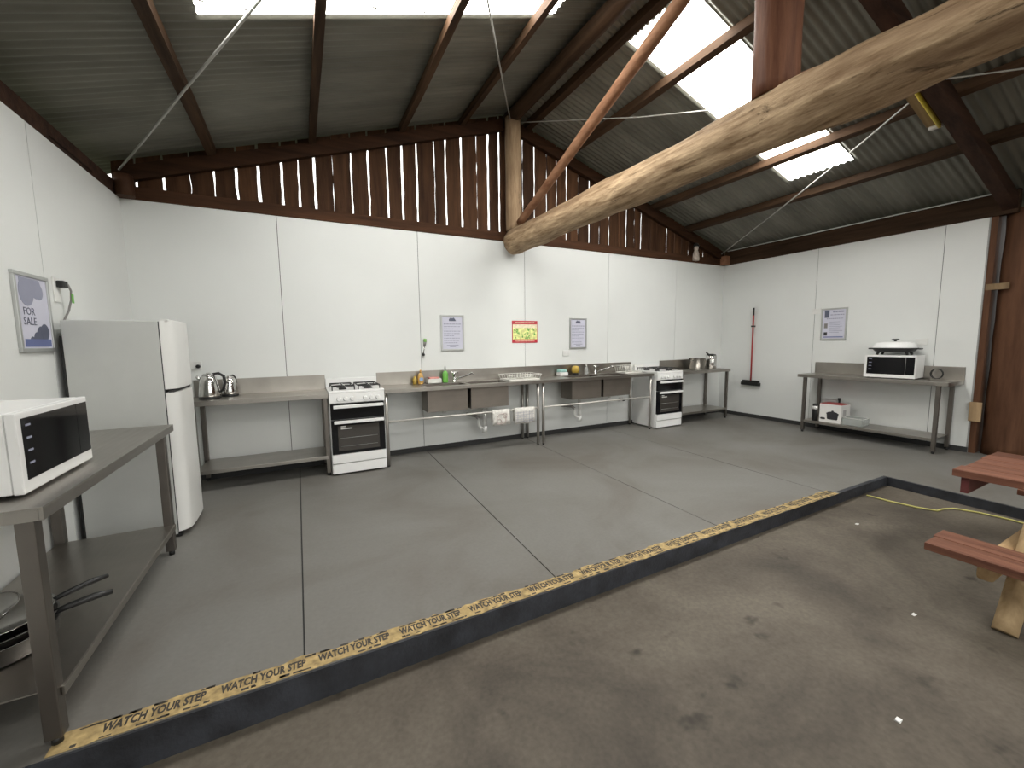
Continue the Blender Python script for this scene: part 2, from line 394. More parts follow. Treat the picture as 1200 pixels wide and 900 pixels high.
# ------------------------------------------------------------------ walls
SEAMX = [-.142+1.5*i for i in range(5)]
def walls():
    wb = struct('wall_back')
    xs = [XL]+SEAMX+[XR]; g = .003
    for a, b in zip(xs[:-1], xs[1:]):
        obj('wall_panel', B(a+(g if a != XL else -.04), b-(g if b != XR else -.04), D, D+.05, .0, ZT), 'panel', wb)
    obj('joint_filler', B(XL, XR, D+.006, D+.06, 0, ZT-.002), 'gap', wb)
    w2 = struct('wall_left')
    ys = [D+.05, 3.659, 2.159, .66, -.84, -2.34, -4.5, -7]
    for a, b in zip(ys[:-1], ys[1:]):
        obj('wall_panel', B(XL-.05, XL, b+g, a-(g if a < D else .05), ZLOW, ZT), 'panel', w2)
    obj('joint_filler', B(XL-.06, XL-.006, -7, D+.05, ZLOW, ZT-.002), 'gap', w2)
    w3 = struct('wall_right')
    ys = [D+.05, 3.56, 2.17, 1.812]
    for a, b in zip(ys[:-1], ys[1:]):
        gg = g if b > 1.9 else 0
        obj('wall_panel', B(XR, XR+.045, b+gg, a-(g if a < D else .05), .0, ZT), 'panel', w3)
    obj('joint_filler', B(XR+.006, XR+.06, 1.83, D+.05, 0, ZT-.002), 'gap', w3)
    obj('edge_trim', B(XR-.002, XR+.047, 1.798, 1.812, 0, ZT), 'panel_edge', w3, label='metal end trim of the white panelling')
    struct('baseboard_back', B(XL, XR, D-.012, D, 0, .062), 'baseboard')
    struct('baseboard_left', B(XL, XL+.012, YC, D-.012, 0, .062), 'baseboard')
    struct('baseboard_right', B(XR-.012, XR, 1.8, D-.012, 0, .062), 'baseboard')
    # timber cladding beyond the big post, lengthened out of view to cut side light
    w4 = struct('wall_side')
    obj('board', B(7.105, 7.84, 1.745, 1.797, 0, 2.98), 'post_brown', w4)
    y = 1.35
    while y > -7:
        obj('board', B(7.80, 7.84, y-.19, y-.008, ZLOW, 2.95, jit=.003), 'post_brown', w4); y -= .198
walls()

def gable():
    w = struct('wall_gable')
    gl = [-1.264, -1.064, -.865, -.662, -.467, -.272, -.068, .087, .246, .437, .640, .827, 1.040, 1.221, 1.387, 1.601, 1.756, 1.961, 2.174, 2.344]
    gm = [2.50, 2.68, 2.858, 3.049, 3.245, 3.418, 3.596, 3.805, 4.010, 4.199, 4.383, 4.572, 4.748, 4.910, 5.057, 5.264, 5.424, 5.640, 5.82, 6.0, 6.18, 6.37, 6.56, 6.75, 6.93]
    gs = [-1.44]+gl+gm+[7.14]
    for i, (a, b) in enumerate(zip(gs[:-1], gs[1:])):
        ga = random.uniform(.006, .014); gb = random.uniform(.006, .014)
        if a < 2.4 and random.random() < .5: gb *= 1.7
        if random.random() < .18: gb = .0015
        x0, x1 = a+ga, b-gb
        lean = random.uniform(-.008, .008)
        top0, top1 = roof_z(x0)-.001-random.uniform(0, .006), roof_z(x1)-.001-random.uniform(0, .006)
        yo = random.uniform(0, .012)
        # ragged sides: natural-edge slabs
        n = 14; L_, R_ = [], []
        zt = min(top0, top1)
        for k in range(n):
            z = ZT-.02+(zt-ZT+.02)*k/(n-1)
            L_.append((x0+lean+.010*noise.noise(Vector((i*3.1, z*7, 0))), z)); R_.append((x1+lean+.010*noise.noise(Vector((i*3.1+50, z*7, 0))), z))
        L_[-1] = (L_[-1][0], top0); R_[-1] = (R_[-1][0], top1)
        obj('board', PR(L_+R_[::-1], 'Y', 5.165+yo, 5.188+yo), 'wood_dark', w)
    # rail on the panels and sloping rails
    struct('trim_1', B(XL-.05, XR+.1, D-.012, D+.03, ZT, ZT+.118, bev=.005), 'wood_dark_x')
    for side in (0, 1):
        xa, xb = (XL, XRIDGE-.1) if side == 0 else (XRIDGE+.1, XR-.05)
        n = 14; lo, hi = [], []
        for k in range(n):
            x = xa+(xb-xa)*k/(n-1); z = roof_z(x)-.075+.008*noise.noise(Vector((x*2, side, 0)))
            hi.append((x, z)); lo.append((x, z-.14+.01*noise.noise(Vector((x*2, side+9, 0)))))
        struct('trim_%d' % (side+2), PR(lo+hi[::-1], 'Y', 5.10, 5.162), 'wood_dark_x')
    # wall-top fascias left and right
    fl_ = bmesh.new(); box(fl_, XL-.06, XL-.005, -7, 5.13, ZT, ZT+.03); box(fl_, XL-.06, XL-.005, -7, 3.95, ZT+.03, ZT+.128); box(fl_, XL-.06, XL-.005, 4.62, 5.13, ZT+.03, ZT+.128); box(fl_, XL-.06, XL-.005, 3.95, 4.62, ZT+.046, ZT+.128)
    struct('trim_4', fl_, 'rafter')
    struct('trim_5', B(XR-.02, XR+.06, 1.6, 5.12, ZT, ZT+.235, bev=.006), 'wood_dark_y')
    struct('trim_6', B(XR+.0, XR+.06, 1.6, 5.12, ZT+.235, 3.0), 'rafter')
gable()

# ------------------------------------------------------------------ roof
def roof():
    c = struct('ceiling')
    W = .72; pitch = .072
    def sheet(xa, xb, y0, side, mat, nm, lift=0):
        bm = bmesh.new(); ny = int(W/pitch*8)+2; nx = 3; g = []
        for i in range(ny+1):
            y = y0-.006+(W+.012)*i/ny; row = []
            for j in range(nx+1):
                x = xa+(xb-xa)*j/nx; x_ = min(x, XRIDGE) if side == 0 else max(x, XRIDGE)
                row.append(bm.verts.new((x, y, roof_z(x_)+.009*math.cos(2*PI*y/pitch)+.010+lift)))
            g.append(row)
        for i in range(ny):
            for j in range(nx):
                f = bm.faces.new((g[i][j], g[i+1][j], g[i+1][j+1], g[i][j+1])); f.smooth = True
        return obj(nm, bm, mat, c)
    for k in range(-14, 4):  # roof lengthened behind the camera to hold back sky from the front
        y0 = 2.60+W*k
        for side in (0, 1):
            xa, xb = (-1.72, XRIDGE) if side == 0 else (XRIDGE, 7.75)
            if k in (0, -6, -12):  # rows behind the camera are unseen, added to light the floor
                s0, s1 = (-.49, 2.15) if side == 0 else (3.03, 5.80)
                sheet(xa, s0+.05 if side == 0 else s0, y0, side, 'sheet', 'roof_sheet')
                o = sheet(s0, s1, y0, side, 'skylight', 'skylight_sheet', lift=.004); o['label'] = 'white translucent corrugated roof sheet with an added glow'
                sheet(s1, xb, y0, side, 'sheet', 'roof_sheet')
            else: sheet(xa, xb, y0, side, 'sheet', 'roof_sheet')
    obj('ridge_cap', PR([(XRIDGE-.2, roof_z(XRIDGE-.2)+.03), (XRIDGE, ZRIDGE+.03), (XRIDGE+.2, roof_z(XRIDGE+.2)+.03), (XRIDGE+.2, roof_z(XRIDGE+.2)+.034), (XRIDGE, ZRIDGE+.04), (XRIDGE-.2, roof_z(XRIDGE-.2)+.034)], 'Y', -7.6, 5.5), 'sheet', c)
    bm = bmesh.new()
    for k in range(46):
        side = random.random() < .5
        x = random.uniform(-.4, 2.1) if side else random.uniform(3.1, 5.7); y = random.uniform(2.64, 3.28)
        z = roof_z(x)-.003; a = random.uniform(.015, .04)*(1 if random.random() < .7 else 1.8)
        box(bm, x-a*.5, x+a*.5, y-.006, y+.006, z-.002, z+.001, rot=None)
    o = obj('leaf_litter', bm, 'leaf', c); o['kind'] = 'stuff'
roof()

def timber():
    lab = {-.66: 'lowest roof purlin on the left slope above the white wall', .245: 'second roof purlin up the left slope', 1.21: 'third roof purlin up the left slope, crossing the skylight', 1.97: 'fourth roof purlin up the left slope, next to the ridge',
           2.90: 'top roof purlin on the right slope, just right of the ridge', 3.57: 'second roof purlin down the right slope, crossing the long skylight', 4.45: 'third roof purlin down the right slope, passing behind the big log beam', 5.27: 'fourth roof purlin down the right slope, crossing the lower end of the skylight', 6.08: 'lowest roof purlin on the right slope above the broom'}
    for i, (x, l) in enumerate(lab.items()):
        w2 = .034; zt = roof_z(x)-.006; n = 26; bm = bmesh.new(); rings = []
        for k in range(n):
            y = 5.16-12.4*k/(n-1); dx = .010*noise.noise(Vector((y*.8, i*7, 0))); dz = .008*noise.noise(Vector((y*.9, i*7, 5)))
            s = .325 if x < XRIDGE else -.308
            ring = [bm.verts.new((x+dx+px, y, zt+s*px+pz+dz)) for px, pz in ((-w2, -.0), (w2, -.0), (w2, -.085), (-w2, -.085))]
            rings.append(ring)
        for a, b in zip(rings[:-1], rings[1:]):
            for q in range(4): bm.faces.new((a[q], a[(q+1) % 4], b[(q+1) % 4], b[q]))
        bm.faces.new(rings[0]); bm.faces.new(rings[-1][::-1])
        tag(obj('purlin', bm, 'wood_dark_y'), l, 'beam', 'purlins under the roof sheets')
    tag(obj('ridge_beam', T(line((XRIDGE-.02, 5.15, ZRIDGE-.11), (XRIDGE-.02, -7.3, ZRIDGE-.11), 30), .085, seg=14, rough=.12), 'wood_dark_y'), 'round dark ridge beam running along the top of the roof', 'beam')
    tag(obj('tie_beam', T(line((2.64, 5.0, 2.715), (2.64, -4.0, 2.70), 100), [.165 if i < 4 else .152+.006*math.sin(i*.35) for i in range(100)], seg=32, rough=.16, nscale=2.6), 'log_y'), 'huge peeled tan log beam crossing the room below the ridge', 'beam')
    tag(obj('wall_post', T(line((2.63, 5.01, 2.862), (2.63, 5.01, 4.27), 22), .105, seg=20, rough=.10, seed=4), 'log_z'), 'short pale log post in the middle of the slatted gable', 'post')
    tag(obj('king_post', T(line((2.64, 1.62, 2.84), (2.64, 1.62, 4.24), 22), .125, seg=24, rough=.07, seed=9), 'post_red'), 'thick red-brown round post standing on the big log beam', 'post')
    tag(obj('brace_pole', T(line((2.64, 4.86, 2.93), (2.64, 1.78, 4.08), 24), [.048+.012*(i/23) for i in range(24)], seg=14, rough=.10), 'brace'), 'slim reddish round pole rising diagonally from the gable post', 'pole')
    tag(obj('strut_pole', T(line((2.80, 1.62, 2.92), (4.20, 1.62, 3.62), 16), .075, seg=14, rough=.12, seed=3), 'strut'), 'reddish diagonal strut rising right from behind the big log beam', 'pole')
    def rafter(xa, xb, l):
        bm = bmesh.new(); rings = []; n = 16
        for k in range(n):
            x = xa+(xb-xa)*k/(n-1); z = roof_z(x)-.095; dy = .01*noise.noise(Vector((x*1.3, 3, 0)))
            rings.append([bm.verts.new((x, 1.66+dy+py, z+pz)) for py, pz in ((-.055, 0), (.055, 0), (.055, -.15), (-.055, -.15))])
        for a, b in zip(rings[:-1], rings[1:]):
            for q in range(4): bm.faces.new((a[q], a[(q+1) % 4], b[(q+1) % 4], b[q]))
        bm.faces.new(rings[0]); bm.faces.new(rings[-1][::-1])
        tag(obj('rafter', bm, 'rafter'), l, 'beam')
    rafter(2.76, 7.2, 'dark heavy rafter sloping down to the big round post at right')
    rafter(2.52, -1.38, 'dark heavy rafter sloping down to the left wall')
    # posts right
    tag(obj('round_post', T(line((7.28, 1.56, -.0), (7.28, 1.56, 2.80), 26), [.175-.012*i/25 for i in range(26)], seg=26, rough=.06, seed=2), 'post_brown'), 'big round dark brown post at the end of the right wall', 'post')
    tag(obj('weathered_post', T(line((7.60, 1.34, -.0), (7.60, 1.34, 2.85), 20), .15, seg=22, rough=.14, seed=12), 'post_pale'), 'weathered patchy post behind the picnic table at the right edge', 'post')
    tag(obj('timber_block', B(-.015, .015, -.05, .05, -.115, .115, bev=.004), 'tan_block'), 'small tan timber block nailed low beside the right wall edge', 'block', loc=(7.085, 1.765, .50))
    tag(obj('timber_block', B(-.02, .02, -.09, .09, -.035, .035, bev=.004), 'tan_block'), 'small tan timber block nailed high on the big round post', 'block', loc=(7.115, 1.70, 1.955))
    tag(obj('corner_stub', T(line((XL+.06, 5.06, ZT), (XL+.06, 5.06, 2.93), 4), .07, seg=14), 'post_brown'), 'short round log stub in the left corner on top of the wall', 'post')
    tag(obj('corner_stub', B(6.96, 7.08, 5.0, 5.12, ZT, 2.90, bev=.01), 'strut'), 'short square timber stub in the right corner on top of the wall', 'post')
    # wires
    def cab(pts, l, r=.006):
        pts = [Vector(p) for p in pts]; out = []
        for a, b in zip(pts[:-1], pts[1:]): out += line(a, b, 12)[:-1]
        out.append(pts[-1]); n = len(out)
        out = [p-Vector((0, 0, .03*math.sin(PI*i/(n-1)))) for i, p in enumerate(out)]
        tag(obj('bracing_cable', T(out, r, seg=8), 'cable'), l, 'cable')
    cab([(-1.36, 5.08, 2.98), (-.62, 3.84, 3.24), (.9, 1.35, 3.72)], 'loose grey cable running from the left corner up over the left wall', .009)
    cab([(2.60, 5.02, 4.25), (1.46, 3.13, 3.92), (.3, 1.2, 3.5)], 'taut thin cable from the gable post top down the left roof slope', .008)
    cab([(2.72, 5.02, 4.25), (3.63, 3.78, 3.97), (4.25, 2.80, 3.78), (4.95, 1.64, 3.58), (5.6, .5, 3.35)], 'thin cable from the gable post top across the right roof slope', .007)
    cab([(6.90, 5.05, 2.93), (5.64, 2.87, 3.33), (4.98, 1.76, 3.53)], 'thin cable from the right corner up to the dark rafter', .008)
    tag(obj('conduit', T(line((XR-.03, 5.05, ZT+.247), (XR-.03, 1.76, ZT+.247), 3), .008, seg=8), 'pvc'), 'thin white conduit along the beam above the right wall', 'pipe')
    # strip light fixed to the rafter
    t = thing('strip_light', 'unlit batten light with a yellow edge on the dark rafter', 'lamp', (5.33, 1.80, roof_z(5.33)-.13)); t.rotation_euler = (0, math.atan(.308), 0)
    obj('housing', B(-.62, .1, -.06, .055, -.05, .0, bev=.005), 'tan', t); obj('tube', T([(-.62, -.035, -.066), (.12, -.035, -.066)], .016), 'yellow', t, label='yellow tube'); obj('end_cap', B(.1, .13, -.055, .04, -.075, -.02, bev=.004), 'lamp_end', t)
timber()

# ------------------------------------------------------------------ kitchen benches
def leg_square(x, y, h, p, r=.02):
    l = obj('leg', B(x-r, x+r, y-r, y+r, .03, h, bev=.004), 'steel_dark', p)
    obj('foot', T([(x, y, 0), (x, y, .03)], .016, seg=10), 'black', l)
def make_bench(label, loc, rz, L_, dep, H, splash=.165, shelf=.2, endw=0, over=.03, inset=.05, legr=.02, splash_x0=0, over2=None):
    over2 = over if over2 is None else over2
    t = thing('steel_bench', label, 'bench', loc, rz)
    bm = bmesh.new(); box(bm, 0, L_, -dep, -.002, H-.006, H, bev=.0015)
    box(bm, 0, L_, -dep, -dep+.012, H-.045, H-.006, bev=.002); box(bm, 0, .012, -dep+.012, -.01, H-.045, H-.006); box(bm, L_-.012, L_, -dep+.012, -.01, H-.045, H-.006)
    obj('worktop', bm, 'steel', t)
    if splash:
        bm = B(splash_x0, L_, -.016, -.003, H, H+splash, bev=.002)
        obj('backsplash', bm, 'steel', t)
    for x in (over, L_-over2):
        for y in (-dep+inset, -.035): leg_square(x, y, H-.006, t, legr)
    bm = B(over, L_-over2, -dep+.03, -.02, shelf-.005, shelf, bev=.001); box(bm, over, L_-over2, -dep+.025, -dep+.035, shelf-.035, shelf-.001, bev=.002)
    obj('shelf', bm, 'steel', t)
    return t
make_bench('bare stainless bench with undershelf between the fridge and the left cooker', (-.97, D, 0), 0, 1.205, .51, .875, shelf=.215, over=.06, over2=.03)
make_bench('stainless bench with undershelf in the far right corner holding steel pots', (5.50, D, 0), 0, 1.20, .50, .875, shelf=.185, splash=.165)
make_bench('stainless bench against the right wall under a microwave and frypan', (XR, 3.50, 0), -PI/2, 1.62, .48, .862, shelf=.185, splash=.165, over=.09, inset=.04)
make_bench('long low stainless bench along the left wall in the foreground', (XL, 1.86, 0), PI/2, 1.57, .613, .87, splash=0, shelf=.205, over=.05, inset=.06, legr=.024)

def make_sink_bench(label, x0, L_, bowls):
    t = thing('sink_bench', label, 'sink', (x0, D, 0), 0); dep, H = .515, .88
    bm = bmesh.new(); fy, by = -.44, -.165     # bowl opening in y
    box(bm, 0, L_, -dep, fy, H-.004, H); box(bm, 0, L_, by, -.002, H-.004, H)
    xs = [0]
    for a, b in bowls: xs += [a, b]
    xs.append(L_)
    for i in range(0, len(xs), 2): box(bm, xs[i], xs[i+1], fy, by, H-.004, H)
    box(bm, 0, L_, -dep, -dep+.012, H-.042, H-.004, bev=.002); box(bm, 0, .012, -dep+.012, -.01, H-.042, H-.004); box(bm, L_-.012, L_, -dep+.012, -.01, H-.042, H-.004)
    obj('worktop', bm, 'steel', t)
    obj('backsplash', B(0, L_, -.016, -.003, H, H+.158, bev=.002), 'steel', t)
    for a, b in bowls:
        bm = bmesh.new(); z0, z1, q = .575, H-.004, .004
        box(bm, a, b, fy, fy+q, z0, z1); box(bm, a, b, by-q, by, z0, z1); box(bm, a, a+q, fy+q, by-q, z0, z1); box(bm, b-q, b, fy+q, by-q, z0, z1); box(bm, a, b, fy, by, z0-.004, z0)
        bo = obj('bowl', bm, 'bowl', t)
        m = (a+b)/2; obj('drain', T([(m, -.27, z0-.05), (m, -.27, z0-.004)], .032, seg=14), 'pvc', bo)
    for x in (.022, L_-(.024 if x0 > 2 else .058)):
        for y in (-dep+.045, -.035):
            l = obj('leg', T([(x, y, .02), (x, y, H-.004)], .019, seg=12), 'tube_leg', t)
            obj('foot', T([(x, y, 0), (x, y, .02)], .014, seg=10), 'black', l)
    obj('rail', T([(.022, -dep+.045, .512), (L_-(.024 if x0 > 2 else .058), -dep+.045, .512)], .0125, seg=10), 'rail', t)
    # waste pipe
    m = sum(bowls[-1])/2-.02 if x0 < 2 else sum(bowls[0])/2
    m = (bowls[1][0]+bowls[1][1])/2-.01 if x0 < 2 else (bowls[0][0]+bowls[0][1])/2
    w = bmesh.new(); tube(w, [(m, -.27, .52), (m, -.27, .26)], .027, seg=12); tube(w, [(m, -.27, .30), (m, -.27, .215)], .031, seg=12)
    tube(w, [(m-.01, -.27, .27), (m-.06, -.27, .28), (m-.075, -.26, .32), (m-.075, -.25, .41)], .018, seg=10)
    wp = obj('waste_pipe', w, 'pvc', t)
    obj('outlet_pipe', T([(m-.075, -.25, .40), (m-.09, -.2, .43), (m-.15, -.02, .43)], .022, seg=10), 'grey_pvc', wp)
    # tap
    for (tx) in ([.95] if x0 < 2 else [1.19]):
        tp = obj('tap', LA([(.028, 0), (.028, .012), (.018, .018), (.018, .09), (.024, .10), (.024, .125), (.012, .135)], (tx, -.10, H), 16), 'chrome', t)
        obj('spout', T([(tx+.0, -.10, H+.03), (tx+.06, -.16, H+.06), (tx+.14, -.25, H+.10), (tx+.175, -.29, H+.125), (tx+.185, -.30, H+.10)], .010, seg=10), 'chrome', tp)
        obj('handle', T([(tx-.05, -.12, H+.125), (tx, -.10, H+.133), (tx+.05, -.12, H+.12)], .008, seg=8), 'chrome', tp)
    return t
make_sink_bench('left double-bowl stainless sink bench with tea towels on its rail', .80, 2.043, [(.50, 1.0), (1.045, 1.56)])
make_sink_bench('right double-bowl stainless sink bench beside the right cooker', 2.845, 2.0, [(.515, 1.03), (1.075, 1.59)])

def make_cooker(label, x0):
    W_, dp, H = .556, .535, .895
    t = thing('gas_cooker', label, 'cooker', (x0, D-.005, 0), 0)
    b = obj('body', B(0, W_, -dp+.03, -.01, .02, H-.02, bev=.004), 'white', t)
    for x in (.04, W_-.04):
        for y in (-dp+.07, -.06): obj('foot', T([(x, y, 0), (x, y, .022)], .016, seg=8), 'black', t)
    hb = B(-.002, W_+.002, -dp, -.012, H-.022, H+.006, bev=.008); obj('hob', hb, 'white', t)
    obj('back_guard', B(.0, W_, -.045, -.012, H+.006, H+.10, bev=.004), 'white', t)
    for (bx, by, r) in ((.15, -.38, .040), (.41, -.38, .048), (.15, -.16, .048), (.41, -.16, .034)):
        bu = obj('burner', LA([(r, 0), (r, .014), (r*.7, .018), (r*.7, .024), (r*.3, .026)], (bx, by, H+.006), 18), 'iron', t)
    for sx_ in (.15, .41):
        g = bmesh.new(); z = H+.046
        for yy in (-.47, -.065): tube(g, [(sx_-.11, yy, z), (sx_+.11, yy, z)], .006, seg=6)
        for xx in (-.11, .11): tube(g, [(sx_+xx, -.47, z), (sx_+xx, -.065, z)], .006, seg=6)
        tube(g, [(sx_, -.47, z), (sx_, -.40, z+.004)], .006, seg=6); tube(g, [(sx_, -.36, z+.004), (sx_, -.18, z+.004)], .006, seg=6); tube(g, [(sx_, -.14, z+.004), (sx_, -.065, z)], .006, seg=6)
        for yy in (-.38, -.16):
            tube(g, [(sx_-.11, yy, z), (sx_-.02, yy, z+.004)], .006, seg=6); tube(g, [(sx_+.11, yy, z), (sx_+.02, yy, z+.004)], .006, seg=6)
        for yy in (-.47, -.065):
            for xx in (-.11, .11): tube(g, [(sx_+xx, yy, H+.005), (sx_+xx, yy, z)], .006, seg=6)
        obj('trivet', g, 'iron', t)
    yf = -dp+.004
    cp = obj('control_panel', B(.0, W_, yf-.008, -dp+.04, .772, H-.022, bev=.004), 'white', t)
    for kx in (.095, .16, .225, .355, .42, .485):
        k = obj('knob', T([(kx, yf-.008, .815), (kx, yf-.020, .815), (kx, yf-.034, .815)], [.024, .022, .017], seg=18), 'white', cp)
    z0, z1 = .60, .765
    gd = obj('grill_door', B(.008, W_-.008, yf-.006, -dp+.035, z0, z1, bev=.003), 'glass_black', t)
    od = obj('oven_door', B(.008, W_-.008, yf-.006, -dp+.035, .232, .592, bev=.003), 'glass_black', t)
    obj('window', B(.07, W_-.07, yf-.008, yf-.004, .262, .53, bev=.001), 'oven_glass', od)
    wr = bmesh.new(); tube(wr, [(.09, yf-.0085, .40), (W_-.09, yf-.0085, .40)], .0018, seg=6); tube(wr, [(.09, yf-.0085, .31), (W_-.09, yf-.0085, .31)], .0018, seg=6); obj('rack', wr, 'alu', od)
    st = bmesh.new()
    for i, ww in enumerate((.05, .11)): box(st, .10, .10+ww, yf-.0095, yf-.008, .525-i*.022-.008, .525-i*.022+.004)
    obj('sticker', st, 'card', od, label='small pale sticker on the glass')
    for dd, zz, nm in ((gd, .735, 'handle'), (od, .572, 'handle')):
        h = B(.035, W_-.02, yf-.044, yf-.026, zz-.016, zz+.018, bev=.006)
        for xx in (.06, W_-.06): box(h, xx-.012, xx+.012, yf-.03, yf-.004, zz-.01, zz+.01)
        obj(nm, h, 'white', dd, label='white bar handle')
    obj('drawer', B(.004, W_-.004, yf-.010, -dp+.035, .133, .226, bev=.004), 'white', t)
    obj('kick_panel', B(.004, W_-.004, yf-.004, -dp+.035, .022, .124, bev=.003), 'white', t)
    return t
ck = make_cooker('white gas cooker with black glass doors standing left of the sinks', .237)
dup(ck, (4.895, D-.005, 0), 0, 'white gas cooker with black glass doors standing right of the sinks')

# ------------------------------------------------------------------ fridge (faces +X)
def fridge():
    t = thing('fridge', 'white two-door fridge freezer standing in the left corner', 'fridge', (XL+.045, 3.66, 0), PI/2)
    W_, dp, H = .525, .485, 1.562
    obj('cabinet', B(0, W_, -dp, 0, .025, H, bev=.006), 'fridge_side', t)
    def door(z0, z1):
        bm = bmesh.new(); n = 12
        n = 30; pl = []
        for k in range(n+1):
            x = W_*k/n; u = 2*k/n-1
            pl.append((x, -dp-.012-.058*(1-u**10)-.010*(1-u*u)))
        pl = [(0, -dp-.006)]+pl+[(W_, -dp-.006)]
        prism(bm, pl, 'Z', z0, z1); return bm
    d1 = obj('freezer_door', door(1.085, H), 'fridge', t); d2 = obj('fridge_door', door(.045, 1.060), 'fridge', t)
    for d_ in (d1, d2):
        for p_ in d_.data.polygons:
            if abs(p_.normal.z) < .5 and p_.normal.y < .1: p_.use_smooth = True
        d_.data.set_sharp_from_angle(angle=math.radians(50))
    obj('gasket', B(.004, W_-.004, -dp-.007, -dp+.001, .05, H-.005), 'gap', t)
    obj('door_cap', B(.01, W_-.01, -dp-.052, -dp-.01, H, H+.012, bev=.004), 'fridge', d1)
    # dark bar between the doors, the slot's shade put into its colour
    obj('slot_shade', B(.02, W_-.02, -dp-.05, -dp-.02, 1.06, 1.078), 'gap', d2)
    obj('compressor_panel', B(.02, W_-.02, .0, .02, .06, H-.10), 'black', t)
    for x in (.05, W_-.05):
        for y in (-dp+.05, -.05): obj('foot', T([(x, y, 0), (x, y, .027)], .018, seg=10), 'black', t)
    obj('plinth', B(.01, W_-.01, -dp-.02, -.01, .006, .03), 'black', t)
fridge()

# ------------------------------------------------------------------ microwaves
def microwave(label, loc, rz, W_, H, dp, mirror=False):
    t = thing('microwave', label, 'microwave', loc, rz)      # local: front faces -y, origin back-left-bottom
    obj('casing', B(0, W_, -dp+.03, 0, .012, H, bev=.006), 'white', t)
    fr = obj('door', B(0, W_, -dp, -dp+.028, .010, H, bev=.005), 'white', t)
    gx0, gx1, gz0, gz1 = .028, W_-.012, .055, H-.022
    sp = gx0+(gx1-gx0)*(.80 if not mirror else .82)
    w1 = obj('window', B(gx0, sp-.002, -dp-.002, -dp+.004, gz0, gz1), 'glass_black', fr)
    obj('control_panel', B(sp+.001, gx1, -dp-.002, -dp+.004, gz0, gz1), 'glass_black', fr)
    bm = bmesh.new()
    for i in range(4): box(bm, gx0+.02, gx0+.05, -dp-.003, -dp-.002, gz1-.03-i*.045, gz1-.023-i*.045)
    o = obj('print_mark', bm, 'ink', w1); o['kind'] = 'stuff'
    obj('vent', B(W_*.3, W_*.7, -.001, .004, H*.4, H*.7), 'black', t)
    for x in (.04, W_-.04):
        for y in (-dp+.05, -.05): obj('foot', T([(x, y, 0), (x, y, .014)], .014, seg=8), 'black', t)
microwave('white microwave with black glass door on the foreground left bench', (-.875-.375, 2.0, .871), PI/2, .53, .295, .375)
microwave('white microwave with black glass door on the right wall bench', (7.035, 2.752, .863), -PI/2+.08, .51, .30, .33, True)
def frypan():
    t = thing('electric_frypan', 'white lidded electric frypan sitting on the right microwave', 'frypan', (6.90, 2.49, 1.166), -PI/2+.08)
    obj('base', LA([(.13, .035), (.19, .045), (.215, .075), (.225, .08), (.225, .09)], sq=.6, sy=.7), 'black', t)
    for x in (-.15, .15):
        for y in (-.09, .09): obj('leg', T([(x, y, 0), (x*.9, y*.9, .05)], [.013, .02], seg=8), 'black', t)
    obj('lid', LA([(.222, .09), (.215, .10), (.19, .15), (.15, .165), (.04, .172)], sq=.6, sy=.7), 'white', t)
    obj('knob', LA([(.015, .17), (.015, .183), (.04, .188), (.04, .20), (.025, .206)], seg=16), 'black', t)
    obj('handle', B(.20, .26, -.05, .05, .07, .088, bev=.006), 'black', t); obj('handle', B(-.26, -.20, -.05, .05, .07, .088, bev=.006), 'black', t)
frypan()

# ------------------------------------------------------------------ kettles, pots
def kettle(label, loc, rz, s=1):
    t = thing('kettle', label, 'kettle', loc, rz)
    obj('power_base', LA([(.085*s, 0), (.085*s, .014), (.078*s, .02)]), 'black', t)
    obj('body', LA([(.082*s, .02), (.084*s, .03), (.080*s, .08*s), (.070*s, .15*s), (.060*s, .195*s), (.05*s, .208*s)]), 'steel_pol', t)
    obj('lid', LA([(.05*s, .205*s), (.045*s, .222*s), (.02*s, .228*s), (.012*s, .236*s)]), 'steel_pol', t)
    obj('handle', T([(.035*s, 0, .222*s), (.08*s, 0, .228*s), (.118*s, 0, .20*s), (.125*s, 0, .14*s), (.108*s, 0, .08*s), (.082*s, 0, .055*s)], [.011, .013, .014, .014, .012, .010], seg=12), 'black', t)
    obj('spout', T([(-.055*s, 0, .16*s), (-.082*s, 0, .195*s), (-.092*s, 0, .205*s)], [.022, .015, .012], seg=12), 'steel_pol', t)
kettle('large steel kettle with black loop handle on the bench beside the fridge', (-.80, 4.86, .876), -.1, 1.06)
kettle('smaller steel kettle half hidden behind the large kettle', (-.655, 5.0, .876), 1.2, .88)
def saucepan(name, label, loc, r, h, mat='steel_pol', lid=False):
    t = thing(name, label, 'pot', loc)
    obj('body', LA([(r*.96, 0), (r, .008), (r, h), (r+.006, h+.002), (r-.002, h+.001), (r-.004, .012), (.01, .01)]), mat, t)
    for s in (-1, 1): obj('handle', T([(s*(r-.002), -.03, h*.8), (s*(r+.028), -.025, h*.82), (s*(r+.028), .025, h*.82), (s*(r-.002), .03, h*.8)], .005, seg=8), 'steel_pol', t)
    if lid:
        l = obj('lid', LA([(r+.003, h+.003), (r*.8, h+.018), (.02, h+.026)]), mat, t)
        obj('knob', LA([(.008, h+.025), (.008, h+.038), (.018, h+.042), (.018, h+.052)], seg=12), 'black', l)
saucepan('stock_pot', 'short steel stock pot on the far corner bench', (6.20, 4.93, .876), .135, .19)
t = thing('urn', 'tall slim steel jug with black lid on the far corner bench', 'jug', (6.50, 4.88, .876))
obj('body', LA([(.085, 0), (.09, .01), (.088, .22), (.08, .235)]), 'steel_pol', t); obj('lid', LA([(.08, .235), (.075, .25), (.03, .26)]), 'black', t)
obj('handle', T([(-.06, 0, .25), (-.11, 0, .27), (-.14, -.01, .29)], .014, seg=10), 'black', t)
